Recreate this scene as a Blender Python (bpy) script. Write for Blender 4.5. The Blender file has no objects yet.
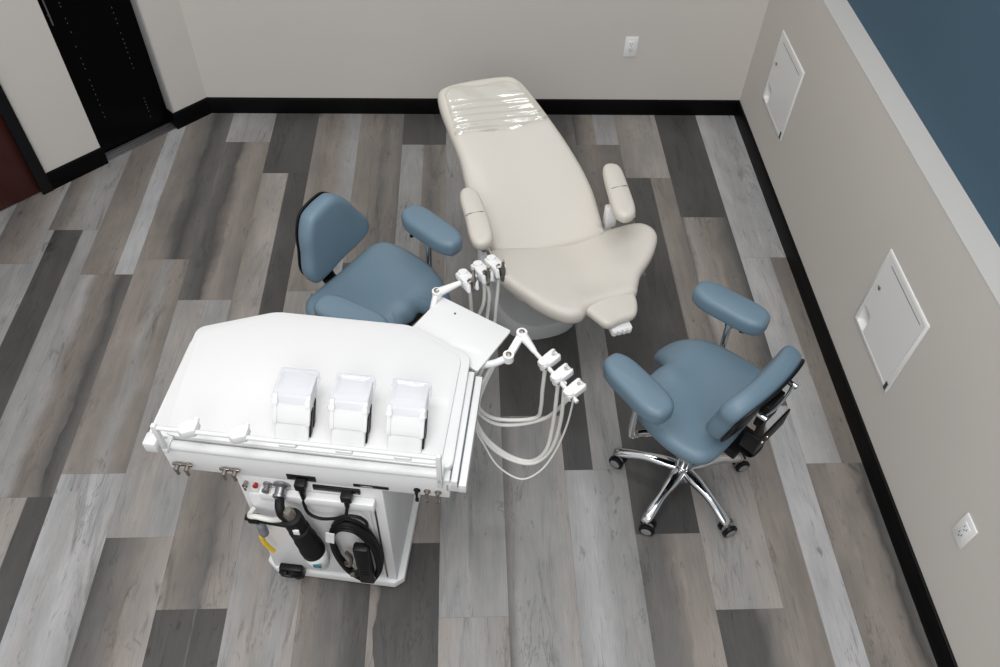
import bpy, bmesh, math, random
from mathutils import Vector, Matrix
random.seed(7)
SC = bpy.context.scene
COL = SC.collection
R = math.radians

# ------------------------------------------------------------------ helpers
def lin(c):
    return c / 12.92 if c <= 0.04045 else ((c + 0.055) / 1.055) ** 2.4
def rgb(r, g, b):
    return (lin(r / 255), lin(g / 255), lin(b / 255), 1.0)

def mat(name, color, rough=0.5, metal=0.0, bump=0.0, bscale=200.0, var=0.0, coat=0.0, alpha=1.0, spec=0.5, sheen=0.0):
    m = bpy.data.materials.new(name)
    m.use_nodes = True
    nt = m.node_tree
    b = nt.nodes['Principled BSDF']
    b.inputs['Roughness'].default_value = rough
    b.inputs['Metallic'].default_value = metal
    b.inputs['Coat Weight'].default_value = coat
    b.inputs['Alpha'].default_value = alpha
    b.inputs['Specular IOR Level'].default_value = spec
    tc = nt.nodes.new('ShaderNodeTexCoord')
    n = nt.nodes.new('ShaderNodeTexNoise')
    n.inputs['Scale'].default_value = bscale
    n.inputs['Detail'].default_value = 4
    nt.links.new(tc.outputs['Object'], n.inputs['Vector'])
    n2 = nt.nodes.new('ShaderNodeTexNoise')
    n2.inputs['Scale'].default_value = 3.0
    nt.links.new(tc.outputs['Object'], n2.inputs['Vector'])
    mx = nt.nodes.new('ShaderNodeMix'); mx.data_type = 'RGBA'
    d = 1 - var
    mx.inputs['A'].default_value = (color[0] * d, color[1] * d, color[2] * d, 1)
    mx.inputs['B'].default_value = (min(1, color[0] * (1 + var)), min(1, color[1] * (1 + var)), min(1, color[2] * (1 + var)), 1)
    nt.links.new(n2.outputs['Fac'], mx.inputs['Factor'])
    nt.links.new(mx.outputs['Result'], b.inputs['Base Color'])
    if bump > 0:
        bp = nt.nodes.new('ShaderNodeBump')
        bp.inputs['Strength'].default_value = bump
        bp.inputs['Distance'].default_value = 0.002
        nt.links.new(n.outputs['Fac'], bp.inputs['Height'])
        nt.links.new(bp.outputs['Normal'], b.inputs['Normal'])
    return m

M = {}
M['wall'] = mat('wall_paint', rgb(199, 194, 188), 0.75, bump=0.15, bscale=350, var=0.02, spec=0.25)
M['wall_cap'] = mat('wall_cap_paint', rgb(192, 190, 187), 0.7, bump=0.1, bscale=350, var=0.015, spec=0.25)
M['blue_wall'] = mat('blue_wall_paint', rgb(70, 93, 109), 0.8, bump=0.12, bscale=350, var=0.02, spec=0.2)
M['base'] = mat('black_baseboard', rgb(3, 3, 4), 0.4, spec=0.14, bump=0.05, var=0.1)
M['frame'] = mat('black_door_frame', rgb(11, 13, 16), 0.5, spec=0.25, var=0.1)
M['blackglass'] = mat('black_door_panel', rgb(3, 3, 4), 0.3, var=0.1, spec=0.12)
M['dots'] = mat('painted_reflection', rgb(120, 124, 124), 0.4)
M['alum'] = mat('brushed_aluminium', rgb(150, 150, 152), 0.35, metal=0.9, bump=0.1)
M['white'] = mat('white_powder_coat', rgb(222, 222, 222), 0.55, bump=0.05, bscale=600, var=0.01, coat=0.15)
M['whiteplastic'] = mat('white_plastic', rgb(230, 230, 230), 0.32, var=0.01)
M['fascia'] = mat('light_grey_coat', rgb(226, 226, 226), 0.45, bump=0.05, bscale=500, var=0.01)
M['panelwhite'] = mat('panel_enamel', rgb(226, 226, 225), 0.4, var=0.01)
M['cream'] = mat('cream_vinyl', rgb(202, 196, 187), 0.47, bump=0.22, bscale=420, var=0.015, coat=0.08)
M['blue'] = mat('slate_blue_vinyl', rgb(99, 121, 136), 0.5, bump=0.22, bscale=420, var=0.02, coat=0.05)
M['black'] = mat('black_plastic', rgb(9, 9, 10), 0.42, spec=0.3, bump=0.05, var=0.1)
M['rubber'] = mat('black_rubber', rgb(13, 13, 14), 0.6, spec=0.3, bump=0.1)
M['chrome'] = mat('polished_chrome', rgb(212, 214, 216), 0.09, metal=1.0)
M['steel'] = mat('dull_steel', rgb(150, 143, 134), 0.3, metal=0.9, var=0.1)
M['wheelgrey'] = mat('grey_wheel_cap', rgb(128, 130, 132), 0.4)
M['pedestal'] = mat('grey_plastic_cover', rgb(176, 177, 178), 0.45, bump=0.05, var=0.02)
M['hose'] = mat('silicone_hose', rgb(222, 221, 216), 0.42, var=0.02)
M['yellow'] = mat('yellow_plastic', rgb(236, 196, 30), 0.4)
M['red'] = mat('red_plastic', rgb(150, 16, 24), 0.4)
M['greyplastic'] = mat('grey_plastic', rgb(120, 124, 128), 0.45)
M['label'] = mat('teal_print', rgb(40, 110, 125), 0.4)
M['jamb'] = mat('grey_jamb_paint', rgb(170, 170, 170), 0.5)
M['gap'] = mat('dark_gap', rgb(70, 78, 84), 0.3, metal=0.6)

def clear_mat(name, tint, fac, rough, bump=0.0, bscale=30):
    m = bpy.data.materials.new(name); m.use_nodes = True
    nt = m.node_tree; nt.nodes.clear()
    out = nt.nodes.new('ShaderNodeOutputMaterial')
    tr = nt.nodes.new('ShaderNodeBsdfTransparent'); tr.inputs['Color'].default_value = tint
    gl = nt.nodes.new('ShaderNodeBsdfPrincipled')
    gl.inputs['Base Color'].default_value = (tint[0] * .9, tint[1] * .9, tint[2] * .95, 1)
    gl.inputs['Roughness'].default_value = rough
    gl.inputs['Coat Weight'].default_value = 1.0
    gl.inputs['Coat Roughness'].default_value = rough
    mix = nt.nodes.new('ShaderNodeMixShader'); mix.inputs['Fac'].default_value = fac
    nt.links.new(tr.outputs[0], mix.inputs[1]); nt.links.new(gl.outputs[0], mix.inputs[2])
    nt.links.new(mix.outputs[0], out.inputs[0])
    if bump:
        tc = nt.nodes.new('ShaderNodeTexCoord'); mp = nt.nodes.new('ShaderNodeMapping')
        mp.inputs['Scale'].default_value = (0.25, 1, 1)
        n = nt.nodes.new('ShaderNodeTexNoise'); n.inputs['Scale'].default_value = bscale
        n.inputs['Distortion'].default_value = 1.0
        bp = nt.nodes.new('ShaderNodeBump'); bp.inputs['Strength'].default_value = bump
        bp.inputs['Distance'].default_value = 0.01
        nt.links.new(tc.outputs['Object'], mp.inputs[0]); nt.links.new(mp.outputs[0], n.inputs['Vector'])
        nt.links.new(n.outputs['Fac'], bp.inputs['Height']); nt.links.new(bp.outputs[0], gl.inputs['Normal'])
        nt.links.new(bp.outputs[0], gl.inputs['Coat Normal'])
    return m
M['clear'] = clear_mat('clear_lid_plastic', (0.93, 0.935, 0.95, 1), 0.22, 0.08)
def wrap_mat():
    m = bpy.data.materials.new('clear_plastic_wrap'); m.use_nodes = True
    nt = m.node_tree; nt.nodes.clear()
    out = nt.nodes.new('ShaderNodeOutputMaterial')
    tr = nt.nodes.new('ShaderNodeBsdfTransparent'); tr.inputs['Color'].default_value = (.97, .97, .96, 1)
    gl = nt.nodes.new('ShaderNodeBsdfGlossy'); gl.inputs['Roughness'].default_value = .10; gl.inputs['Color'].default_value = (.95, 1, .98, 1)
    mix = nt.nodes.new('ShaderNodeMixShader'); mix.inputs['Fac'].default_value = .17
    nt.links.new(tr.outputs[0], mix.inputs[1]); nt.links.new(gl.outputs[0], mix.inputs[2]); nt.links.new(mix.outputs[0], out.inputs[0])
    return m
M['wrap'] = wrap_mat()

# ---- geometry into bmesh
def new():
    return bmesh.new()
def link(name, bm, m, parent=None, smooth=40, kind=None, label=None, mats=None):
    me = bpy.data.meshes.new(name)
    bmesh.ops.recalc_face_normals(bm, faces=bm.faces[:])
    bm.to_mesh(me); bm.free()
    if smooth:
        me.polygons.foreach_set('use_smooth', [True] * len(me.polygons))
        me.set_sharp_from_angle(angle=R(smooth))
    for mm in (mats or [m]):
        me.materials.append(M[mm] if isinstance(mm, str) else mm)
    o = bpy.data.objects.new(name, me)
    COL.objects.link(o)
    if parent: o.parent = parent
    if kind: o['kind'] = kind
    if label: o['label'] = label
    return o
def thing(name, label, cat, loc=(0, 0, 0), rz=0, group=None):
    o = bpy.data.objects.new(name, None); COL.objects.link(o)
    o.empty_display_size = 0.1
    o.location = loc; o.rotation_euler = (0, 0, rz)
    o['label'] = label; o['category'] = cat
    if group: o['group'] = group
    return o
def tag(o, label, cat, group=None):
    o['label'] = label; o['category'] = cat
    if group: o['group'] = group
    return o
def copy_tree(o, parent=None):
    c = o.copy(); COL.objects.link(c); c.parent = parent
    for ch in list(o.children): copy_tree(ch, c)
    return c

def box(bm, lo, hi, bev=0.0, mtx=None, seg=2):
    cx = [(a + b) / 2 for a, b in zip(lo, hi)]; s = [abs(b - a) for a, b in zip(lo, hi)]
    r = bmesh.ops.create_cube(bm, size=1)
    vs = r['verts']
    for v in vs: v.co = Vector((v.co.x * s[0] + cx[0], v.co.y * s[1] + cx[1], v.co.z * s[2] + cx[2]))
    if bev:
        es = list({e for v in vs for e in v.link_edges})
        rr = bmesh.ops.bevel(bm, geom=es, offset=bev, segments=seg, profile=0.5, affect='EDGES')
        vs = list({v for f in rr['faces'] for v in f.verts} | {v for v in vs if v.is_valid})
    if mtx is not None:
        for v in vs: v.co = mtx @ v.co
    return vs
def boxbev(lo, hi, bev=0.003, mtx=None, seg=2):
    bm = new(); box(bm, lo, hi, bev, mtx, seg); return bm
def cyl(bm, p0, p1, r0, r1=None, n=20, caps=True):
    p0 = Vector(p0); p1 = Vector(p1); r1 = r0 if r1 is None else r1
    d = (p1 - p0); L = d.length; q = d.to_track_quat('Z', 'Y').to_matrix().to_4x4()
    mm = Matrix.Translation((p0 + p1) / 2) @ q
    bmesh.ops.create_cone(bm, cap_ends=caps, segments=n, radius1=r0, radius2=r1, depth=L, matrix=mm)
def lathe(bm, prof, p0=(0, 0, 0), axis=(0, 0, 1), n=28):
    q = Vector(axis).normalized().to_track_quat('Z', 'Y').to_matrix().to_4x4()
    mm = Matrix.Translation(p0) @ q
    rings = []
    for r, z in prof:
        rings.append([bm.verts.new(mm @ Vector((max(r, 1e-4) * math.cos(2 * math.pi * i / n), max(r, 1e-4) * math.sin(2 * math.pi * i / n), z))) for i in range(n)])
    for a, b in zip(rings, rings[1:]):
        for i in range(n): bm.faces.new((a[i], a[(i + 1) % n], b[(i + 1) % n], b[i]))
    bm.faces.new(rings[0][::-1]); bm.faces.new(rings[-1])
def catmull(pts, n=8, closed=False):
    P = [Vector(p) for p in pts]; out = []; N = len(P)
    rng = N if closed else N - 1
    for i in range(rng):
        if closed: a, b, c, d = P[(i - 1) % N], P[i], P[(i + 1) % N], P[(i + 2) % N]
        else: a, b, c, d = P[max(i - 1, 0)], P[i], P[i + 1], P[min(i + 2, N - 1)]
        for k in range(n):
            t = k / n
            out.append(0.5 * ((2 * b) + (c - a) * t + (2 * a - 5 * b + 4 * c - d) * t * t + (3 * b - a - 3 * c + d) * t ** 3))
    if not closed: out.append(P[-1])
    return out
def tube(bm, pts, r, n=10, sm=8, closed=False, radii=None, flat=1.0):
    P = catmull(pts, sm, closed) if sm > 1 else [Vector(p) for p in pts]
    N = len(P); rings = []; up = None
    for i, p in enumerate(P):
        if closed: t = P[(i + 1) % N] - P[i - 1]
        else: t = P[min(i + 1, N - 1)] - P[max(i - 1, 0)]
        t.normalize()
        if up is None:
            up = Vector((0, 0, 1)) if abs(t.z) < 0.9 else Vector((0, 1, 0))
        s = t.cross(up)
        if s.length < 1e-5: s = t.cross(Vector((1, 0, 0)))
        s.normalize(); up = s.cross(t).normalized()
        rr = r if radii is None else radii[0] + (radii[1] - radii[0]) * i / (N - 1)
        rings.append([bm.verts.new(p + s * rr * math.cos(2 * math.pi * k / n) + up * rr * flat * math.sin(2 * math.pi * k / n)) for k in range(n)])
    for i in range(N if closed else N - 1):
        a, b = rings[i], rings[(i + 1) % N]
        for k in range(n): bm.faces.new((a[k], a[(k + 1) % n], b[(k + 1) % n], b[k]))
    if not closed:
        bm.faces.new(rings[0][::-1]); bm.faces.new(rings[-1])
def prism(bm, poly, z0, z1, bev=0.0, mtx=None, seg=2):
    b = bmesh.new()
    lo = [b.verts.new((x, y, z0)) for x, y in poly]; hi = [b.verts.new((x, y, z1)) for x, y in poly]
    n = len(poly)
    for i in range(n): b.faces.new((lo[i], lo[(i + 1) % n], hi[(i + 1) % n], hi[i]))
    b.faces.new(lo[::-1]); b.faces.new(hi)
    bmesh.ops.recalc_face_normals(b, faces=b.faces[:])
    if bev: bmesh.ops.bevel(b, geom=b.edges[:], offset=bev, segments=seg, profile=0.5, affect='EDGES')
    if mtx is not None: bmesh.ops.transform(b, matrix=mtx, verts=b.verts[:])
    me = bpy.data.meshes.new('tmp'); b.to_mesh(me); b.free(); bm.from_mesh(me); bpy.data.meshes.remove(me)
def roundpoly(poly, r, n=5):
    out = []; N = len(poly)
    for i in range(N):
        p = Vector(poly[i]); a = Vector(poly[i - 1]); c = Vector(poly[(i + 1) % N])
        da = (a - p); dc = (c - p); rr = min(r, da.length * .45, dc.length * .45)
        s = p + da.normalized() * rr; e = p + dc.normalized() * rr
        for k in range(n + 1):
            t = k / n
            out.append(tuple((1 - t) ** 2 * s + 2 * t * (1 - t) * p + t * t * e))
    return out
def cushion(bm, outline, t=0.08, r=0.03, top=lambda u, v: 0.0, dome=0.01, mtx=None, sm=6, seam=None):
    P = [Vector((p.x, p.y)) for p in catmull([(a, b, 0) for a, b in outline], sm, True)]
    N = len(P)
    area = sum(P[i].x * P[(i + 1) % N].y - P[(i + 1) % N].x * P[i].y for i in range(N))
    if area < 0: P = P[::-1]
    def inset(d):
        o = []
        for i in range(N):
            tg = (P[(i + 2) % N] - P[i - 2]).normalized()
            o.append(P[i] + Vector((-tg.y, tg.x)) * d)
        return o
    c = sum(P, Vector((0, 0))) / N
    rings = []
    rb = min(r, t * .45)
    for k in range(4):
        a = k / 3 * math.pi / 2
        rings.append((inset(rb * (1 - math.sin(a))), -t + rb * (1 - math.cos(a)), 0))
    for k in range(6):
        a = k / 5 * math.pi / 2
        rings.append((inset(r * (1 - math.cos(a))), -r + r * math.sin(a), 0))
    base = rings[-1][0]
    for s in (0.93, 0.84, 0.72, 0.58, 0.42, 0.26, 0.1):
        rings.append(([c + (p - c) * s for p in base], 0, s))
    vr = []
    X = mtx or Matrix.Identity(4)
    for ri, (ring, h, s) in enumerate(rings):
        dm = dome * (1 - s * s) if ri >= 10 else 0
        vr.append([bm.verts.new(X @ Vector((p.x, p.y, h + dm + top(p.x, p.y)))) for p in ring])
    for a, b in zip(vr, vr[1:]):
        for i in range(N): bm.faces.new((a[i], a[(i + 1) % N], b[(i + 1) % N], b[i]))
    bm.faces.new(vr[0][::-1])
    cv = bm.verts.new(X @ Vector((c.x, c.y, dome + top(c.x, c.y))))
    for i in range(N): bm.faces.new((vr[-1][i], vr[-1][(i + 1) % N], cv))

def frame(o, e1, e2):
    e1 = Vector(e1).normalized(); e2 = Vector(e2).normalized(); n = e1.cross(e2)
    m = Matrix.Identity(4)
    for i in range(3): m[i][0] = e1[i]; m[i][1] = e2[i]; m[i][2] = n[i]; m[i][3] = o[i]
    return m

# ------------------------------------------------------------------ floor
L = (153, 153, 153); LW = (156, 151, 147); LG = (146, 146, 145); W = (139, 133, 128); WM = (125, 119, 114)
MD = (107, 105, 103); D = (81, 80, 79); DD = (75, 74, 74); B = (172, 173, 175)
cw = 0.263; x_0 = -0.106
def cx(k): return x_0 + cw * k
# column index: list of (y_hi, y_lo, [(u, tone), ...])
FL = {
 -10: [(4, 1.9, [(0, L), (1, LG)]), (1.9, .4, [(0, W), (1, MD)])],
 -9: [(4.4, 3.0, [(0, L), (.1, L), (.12, MD), (.5, WM), (.75, W), (1, LG)]), (3.0, 1.5, [(0, W), (.4, LG), (.7, L), (1, L)]), (1.5, 0, [(0, MD), (.6, D), (1, D)])],
 -8: [(4.4, 3.253, [(0, MD), (.25, WM), (.6, LG), (1, LG)]), (3.253, 1.66, [(0, L), (.12, L), (.13, D), (.68, D), (.7, LG), (.85, L), (1, L)]), (1.66, .2, [(0, LW), (1, LW)])],
 -7: [(4.4, 2.922, [(0, WM), (.3, WM), (.64, W), (.65, B), (1, B)]), (2.922, 1.66, [(0, LG), (.18, L), (.4, WM), (.6, WM), (.72, MD), (.8, D), (1, MD)]), (1.66, .1, [(0, LW), (.6, LW), (.62, D), (1, DD)])],
 -6: [(4.4, 3.03, [(0, W), (.35, WM), (.5, MD), (.65, D), (1, MD)]), (3.03, 1.766, [(0, W), (.4, W), (.6, LG), (.75, W), (1, WM)]), (1.766, .2, [(0, B), (.35, L), (.6, B), (1, L)])],
 -5: [(4.4, 4.02, [(0, L), (1, LG)]), (4.02, 2.744, [(0, MD), (.35, D), (.5, WM), (.6, W), (1, WM)]), (2.744, 1.474, [(0, LG), (.35, LW), (.6, LG), (.61, L), (1, L)]), (1.474, 0, [(0, D), (.3, MD), (.5, WM), (.6, W), (1, LW)])],
 -4: [(4.4, 3.73, [(0, D), (.6, D), (1, D)]), (3.73, 2.2, [(0, W), (.3, LW), (.55, LW), (.57, D), (1, DD)]), (2.2, 1.18, [(0, W), (.4, WM), (.55, MD), (.7, W), (1, LW)]), (1.18, 0, [(0, D), (.54, D), (.56, MD), (.58, DD), (1, D)])],
 -3: [(4.4, 2.8, [(0, W), (.3, WM), (.55, W), (.75, LG), (1, L)]), (2.8, 1.9, [(0, LW), (1, L)]), (1.9, 0, [(0, L), (.4, LW), (.7, L), (1, LW)])],
 -2: [(4.4, 3.0, [(0, W), (.45, WM), (.6, MD), (.75, WM), (1, MD)]), (3.0, 1.6, [(0, D), (1, MD)]), (1.6, 0, [(0, W), (.2, WM), (.35, MD), (.6, MD), (.75, D), (1, D)])],
 -1: [(4.4, 4.0, [(0, D), (1, D)]), (4.0, 2.5, [(0, LG), (.48, LG), (.5, WM), (.7, MD), (.8, WM), (1, W)]), (2.5, 1.428, [(0, W), (.5, LW), (1, WM)]), (1.428, 0, [(0, W), (.08, W), (.12, D), (.6, DD), (.62, D), (1, DD)])],
 0: [(4.4, 2.6, [(0, LG), (1, LG)]), (2.6, 1.127, [(0, L), (.44, L), (.46, LG), (1, LG)]), (1.127, 0, [(0, LW), (.5, L), (1, W)])],
 1: [(4.4, 3.5, [(0, MD), (1, MD)]), (3.5, 2.03, [(0, D), (1, D)]), (2.03, .4, [(0, MD), (.2, LG), (.5, LG), (.75, LG), (1, LW)])],
 2: [(4.4, 3.35, [(0, D), (.8, D), (1, MD)]), (3.35, 1.75, [(0, DD), (.46, DD), (.47, LG), (1, LG)]), (1.75, .2, [(0, L), (.3, B), (.6, L), (1, LG)])],
 3: [(4.4, 4.003, [(0, D), (.2, WM), (.48, W), (.5, L), (1, L)]), (4.003, 2.9, [(0, MD), (.3, WM), (1, MD)]), (2.9, 1.45, [(0, D), (.5, DD), (1, D)]), (1.45, 0, [(0, MD), (.35, MD), (.5, WM), (.6, W), (1, W)])],
 4: [(4.4, 3.69, [(0, W), (.5, LW), (1, LW)]), (3.69, 2.2, [(0, D), (.53, D), (.56, W), (1, WM)]), (2.2, 1.134, [(0, LW), (.4, LG), (.8, LW), (1, LW)]), (1.134, 0, [(0, D), (.6, D), (.64, MD), (.8, WM), (1, W)])],
 5: [(4.4, 3.35, [(0, D), (.6, DD), (1, D)]), (3.35, 2.07, [(0, MD), (.1, LW), (.5, W), (.65, WM), (.8, MD), (1, D)]), (2.07, .5, [(0, W), (.5, WM), (.52, B), (1, B)])],
 6: [(4.4, 3.03, [(0, B), (.5, L), (1, B)]), (3.03, 1.765, [(0, B), (.6, L), (.61, WM), (1, WM)]), (1.765, .2, [(0, WM), (.4, W), (.7, WM), (.85, D), (1, MD)])],
}
tones = [L, LW, LG, W, WM, MD, D, DD]
bmf = new()
lay = bmf.loops.layers.float_color.new('tone')
lay2 = bmf.loops.layers.float_color.new('pid')
rf = random.Random(3)
def wav(y, k, amp):
    return amp * (.5 * math.sin(y * 5.1 + k * 1.7) + .28 * math.sin(y * 13.3 + k * 3.1) + .16 * math.sin(y * 31 + k * 5.3) + .12 * math.sin(y * 71 + k * 2.3))
def plank(x0, x1, y1, y0, prof, pid):
    g = 0.0003
    # a stop doubled within .03 is a straight printed joint; every other inner stop wanders with the grain
    hard = [any(0 < abs(u - v) < .031 for v, _ in prof) or u in (0, 1) for u, _ in prof]
    ny = max(1, int((y1 - y0) / .03)) if not all(hard) else 1
    k0 = pid[0] * 40
    def X(n, y):
        u = prof[n][0]
        if not hard[n]: u += wav(y, k0 + n * 2.1, .085)
        return u
    for q in range(ny):
        ya = y0 + (y1 - y0) * q / ny + (g if q == 0 else 0); yb = y0 + (y1 - y0) * (q + 1) / ny - (g if q == ny - 1 else 0)
        ua = [X(n, ya) for n in range(len(prof))]; ub = [X(n, yb) for n in range(len(prof))]
        for L_ in (ua, ub):
            for n in range(1, len(L_)): L_[n] = max(L_[n], L_[n - 1] + .004)
            L_[-1] = 1
            for n in range(len(L_) - 2, 0, -1): L_[n] = min(L_[n], L_[n + 1] - .004)
        for n in range(len(prof) - 1):
            c0 = prof[n][1]; c1 = prof[n + 1][1]
            P4 = [(ua[n], ya), (ua[n + 1], ya), (ub[n + 1], yb), (ub[n], yb)]
            vs = []
            for u, y in P4:
                x = x0 + (x1 - x0) * u
                if u == 0: x += g
                if u == 1: x -= g
                vs.append(bmf.verts.new((x, y, 0)))
            f = bmf.faces.new(vs)
            for lp, c in zip(f.loops, (c0, c1, c1, c0)):
                lp[lay] = rgb(*c); lp[lay2] = (pid[0], pid[1], pid[2], 1)
def rid(): return (rf.random(), rf.random(), rf.random())
for k in range(-15, 7):
    xa = cx(k); xb = min(cx(k + 1), 1.735)
    segs = FL.get(k)
    y = 4.4
    if segs:
        for yh, yl, prof in segs: plank(xa, xb, yh, yl, prof, rid()); y = yl
    while y > -2:
        l_ = 1.52 if y < 4.3 else rf.uniform(.3, 1.5)
        a, b, c = rf.choice(tones), rf.choice(tones), rf.choice(tones)
        plank(xa, xb, y, y - l_, [(0, a), (.5, b), (1, c)] if rf.random() < .5 else [(0, a), (.5, a), (.51, c), (1, c)], rid()); y -= l_
# dark sub-base under the hairline joints
vs = [bmf.verts.new(p) for p in ((-4.1, -3.6, -.002), (1.74, -3.6, -.002), (1.74, 4.4, -.002), (-4.1, 4.4, -.002))]
f = bmf.faces.new(vs)
for lp in f.loops: lp[lay] = rgb(60, 58, 56); lp[lay2] = (0, 0, 0, 1)

mf = bpy.data.materials.new('vinyl_plank_floor'); mf.use_nodes = True
nt = mf.node_tree; N = nt.nodes; K = nt.links
bs = N['Principled BSDF']
def nd(t, **kw):
    n = N.new(t)
    for a, b in kw.items(): setattr(n, a, b)
    return n
at = nd('ShaderNodeVertexColor', layer_name='tone'); ap = nd('ShaderNodeVertexColor', layer_name='pid')
tc = nd('ShaderNodeTexCoord')
off = nd('ShaderNodeVectorMath', operation='SCALE'); off.inputs['Scale'].default_value = 37.0
K.new(ap.outputs['Color'], off.inputs[0])
ad = nd('ShaderNodeVectorMath', operation='ADD'); K.new(tc.outputs['Object'], ad.inputs[0]); K.new(off.outputs[0], ad.inputs[1])
def noise(sc, scale, detail, rough=.6, dist=0.0):
    mp = nd('ShaderNodeMapping'); mp.inputs['Scale'].default_value = sc
    K.new(ad.outputs[0], mp.inputs['Vector'])
    n = nd('ShaderNodeTexNoise'); n.inputs['Scale'].default_value = scale; n.inputs['Detail'].default_value = detail
    n.inputs['Roughness'].default_value = rough; n.inputs['Distortion'].default_value = dist
    K.new(mp.outputs[0], n.inputs['Vector']); return n
def ramp(src, p0, v0, p1, v1):
    mr = nd('ShaderNodeMapRange'); mr.inputs['From Min'].default_value = p0; mr.inputs['From Max'].default_value = p1
    mr.inputs['To Min'].default_value = v0; mr.inputs['To Max'].default_value = v1
    K.new(src, mr.inputs['Value']); return mr.outputs['Result']
fine = noise((1, .035, 1), 230, 3, .7)
broad = noise((1, .16, 1), 16, 5, .62, .6)
cloud = noise((1, .5, 1), 5, 4, .6)
streak = noise((1, .10, 1), 11, 6, .72, 1.6)
knots = noise((1, .45, 1), 13, 3, .55, .8)
def mul(a, b):
    m = nd('ShaderNodeMath', operation='MULTIPLY')
    K.new(a, m.inputs[0]); K.new(b, m.inputs[1]); return m.outputs[0]
v = mul(ramp(fine.outputs['Fac'], .3, .80, .7, .97), ramp(broad.outputs['Fac'], .28, .86, .72, 1.12))
v = mul(v, ramp(cloud.outputs['Fac'], .3, .86, .7, 1.10))
v = mul(v, ramp(streak.outputs['Fac'], .30, .62, .43, 1.0))
v = mul(v, ramp(knots.outputs['Fac'], .24, .45, .32, 1.0))
def band(src, c, w):
    a = nd('ShaderNodeMath', operation='SUBTRACT'); a.inputs[1].default_value = c; K.new(src, a.inputs[0])
    b_ = nd('ShaderNodeMath', operation='ABSOLUTE'); K.new(a.outputs[0], b_.inputs[0])
    return ramp(b_.outputs[0], 0.0, 0.0, w, 1.0)
crk = noise((1, .13, 1), 7, 5, .68, .8); msk = noise((1, .55, 1), 6, 2, .5)
cl = band(crk.outputs['Fac'], .46, .012)
mk = ramp(msk.outputs['Fac'], .50, 1.0, .58, 0.0)
mxx = nd('ShaderNodeMath', operation='MAXIMUM'); K.new(cl, mxx.inputs[0]); K.new(mk, mxx.inputs[1])
v = mul(v, ramp(mxx.outputs[0], 0.0, .66, 1.0, 1.0))
spk = noise((1, .22, 1), 60, 3, .6, .5)
v = mul(v, ramp(spk.outputs['Fac'], .27, .66, .34, 1.0))
mm = nd('ShaderNodeVectorMath', operation='SCALE')
K.new(at.outputs['Color'], mm.inputs[0]); K.new(v, mm.inputs['Scale'])
# faint warm cast where the cloud is dark
wm = nd('ShaderNodeMix', data_type='RGBA', blend_type='MULTIPLY')
wm.inputs['B'].default_value = (1.02, .985, .965, 1)
K.new(ramp(broad.outputs['Fac'], .35, .0, .65, 1.0), wm.inputs['Factor'])
K.new(mm.outputs[0], wm.inputs['A']); K.new(wm.outputs['Result'], bs.inputs['Base Color'])
K.new(ramp(broad.outputs['Fac'], .3, .36, .7, .50), bs.inputs['Roughness'])
bs.inputs['Specular IOR Level'].default_value = 0.4
bp = nd('ShaderNodeBump'); bp.inputs['Strength'].default_value = .12; bp.inputs['Distance'].default_value = .001
K.new(fine.outputs['Fac'], bp.inputs['Height']); K.new(bp.outputs[0], bs.inputs['Normal'])
link('floor', bmf, mf, smooth=0, kind='structure')

# ------------------------------------------------------------------ room shell
WX = 1.735; WY = 4.325
def struct(name, lo, hi, m, bev=0.0, mtx=None):
    return link(name, boxbev(lo, hi, bev, mtx) if bev else boxbev(lo, hi, 0, mtx), m, smooth=30, kind='structure')
struct('wall_back', (-1.565, WY, 0), (2.0, WY + .12, 3.6), 'wall')
bm = new()
ys = [-3.5, 2.104 - .188, 2.104 + .188, 3.799 - .188, 3.799 + .188, WY]
for i in range(5):
    if i % 2: box(bm, (WX, ys[i], 0), (1.853, ys[i + 1], .5485 - .188)); box(bm, (WX, ys[i], .5485 + .188), (1.853, ys[i + 1], 1.096))
    else: box(bm, (WX, ys[i], 0), (1.853, ys[i + 1], 1.096))
bmesh.ops.remove_doubles(bm, verts=bm.verts[:], dist=1e-5)
link('wall_right', bm, 'wall', smooth=30, kind='structure')
struct('trim_1', (WX - .001, -3.5, 1.096), (1.853, WY, 1.102), 'wall_cap')
struct('wall_right_upper', (1.853, -3.5, 0), (1.97, WY, 3.6), 'blue_wall')
def baseboard(name, L_, mtx):
    # profile: flat board with eased top edge, 12 mm thick
    bm = new(); prof = [(0, 0), (0.014, 0), (0.014, .092), (0.010, .102), (0.003, .105), (0, .105)]
    a = [bm.verts.new(mtx @ Vector((0, -d, z))) for d, z in prof]; b = [bm.verts.new(mtx @ Vector((L_, -d, z))) for d, z in prof]
    n = len(prof)
    for i in range(n): bm.faces.new((a[i], a[(i + 1) % n], b[(i + 1) % n], b[i]))
    bm.faces.new(a[::-1]); bm.faces.new(b)
    return link(name, bm, 'base', smooth=30, kind='structure')
baseboard('baseboard_back', 3.3, Matrix.Translation((-1.571, WY, 0)))
baseboard('baseboard_right', 7.8, Matrix.Translation((WX, WY, 0)) @ Matrix.Rotation(R(-90), 4, 'Z'))
# angled left wall: local x runs away from the corner, local -y faces the room
AW = Matrix.Translation((-1.565, 4.325, 0)) @ Matrix.Rotation(R(45), 4, 'Z') @ Matrix.Scale(-1, 4, (1, 0, 0))
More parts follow.
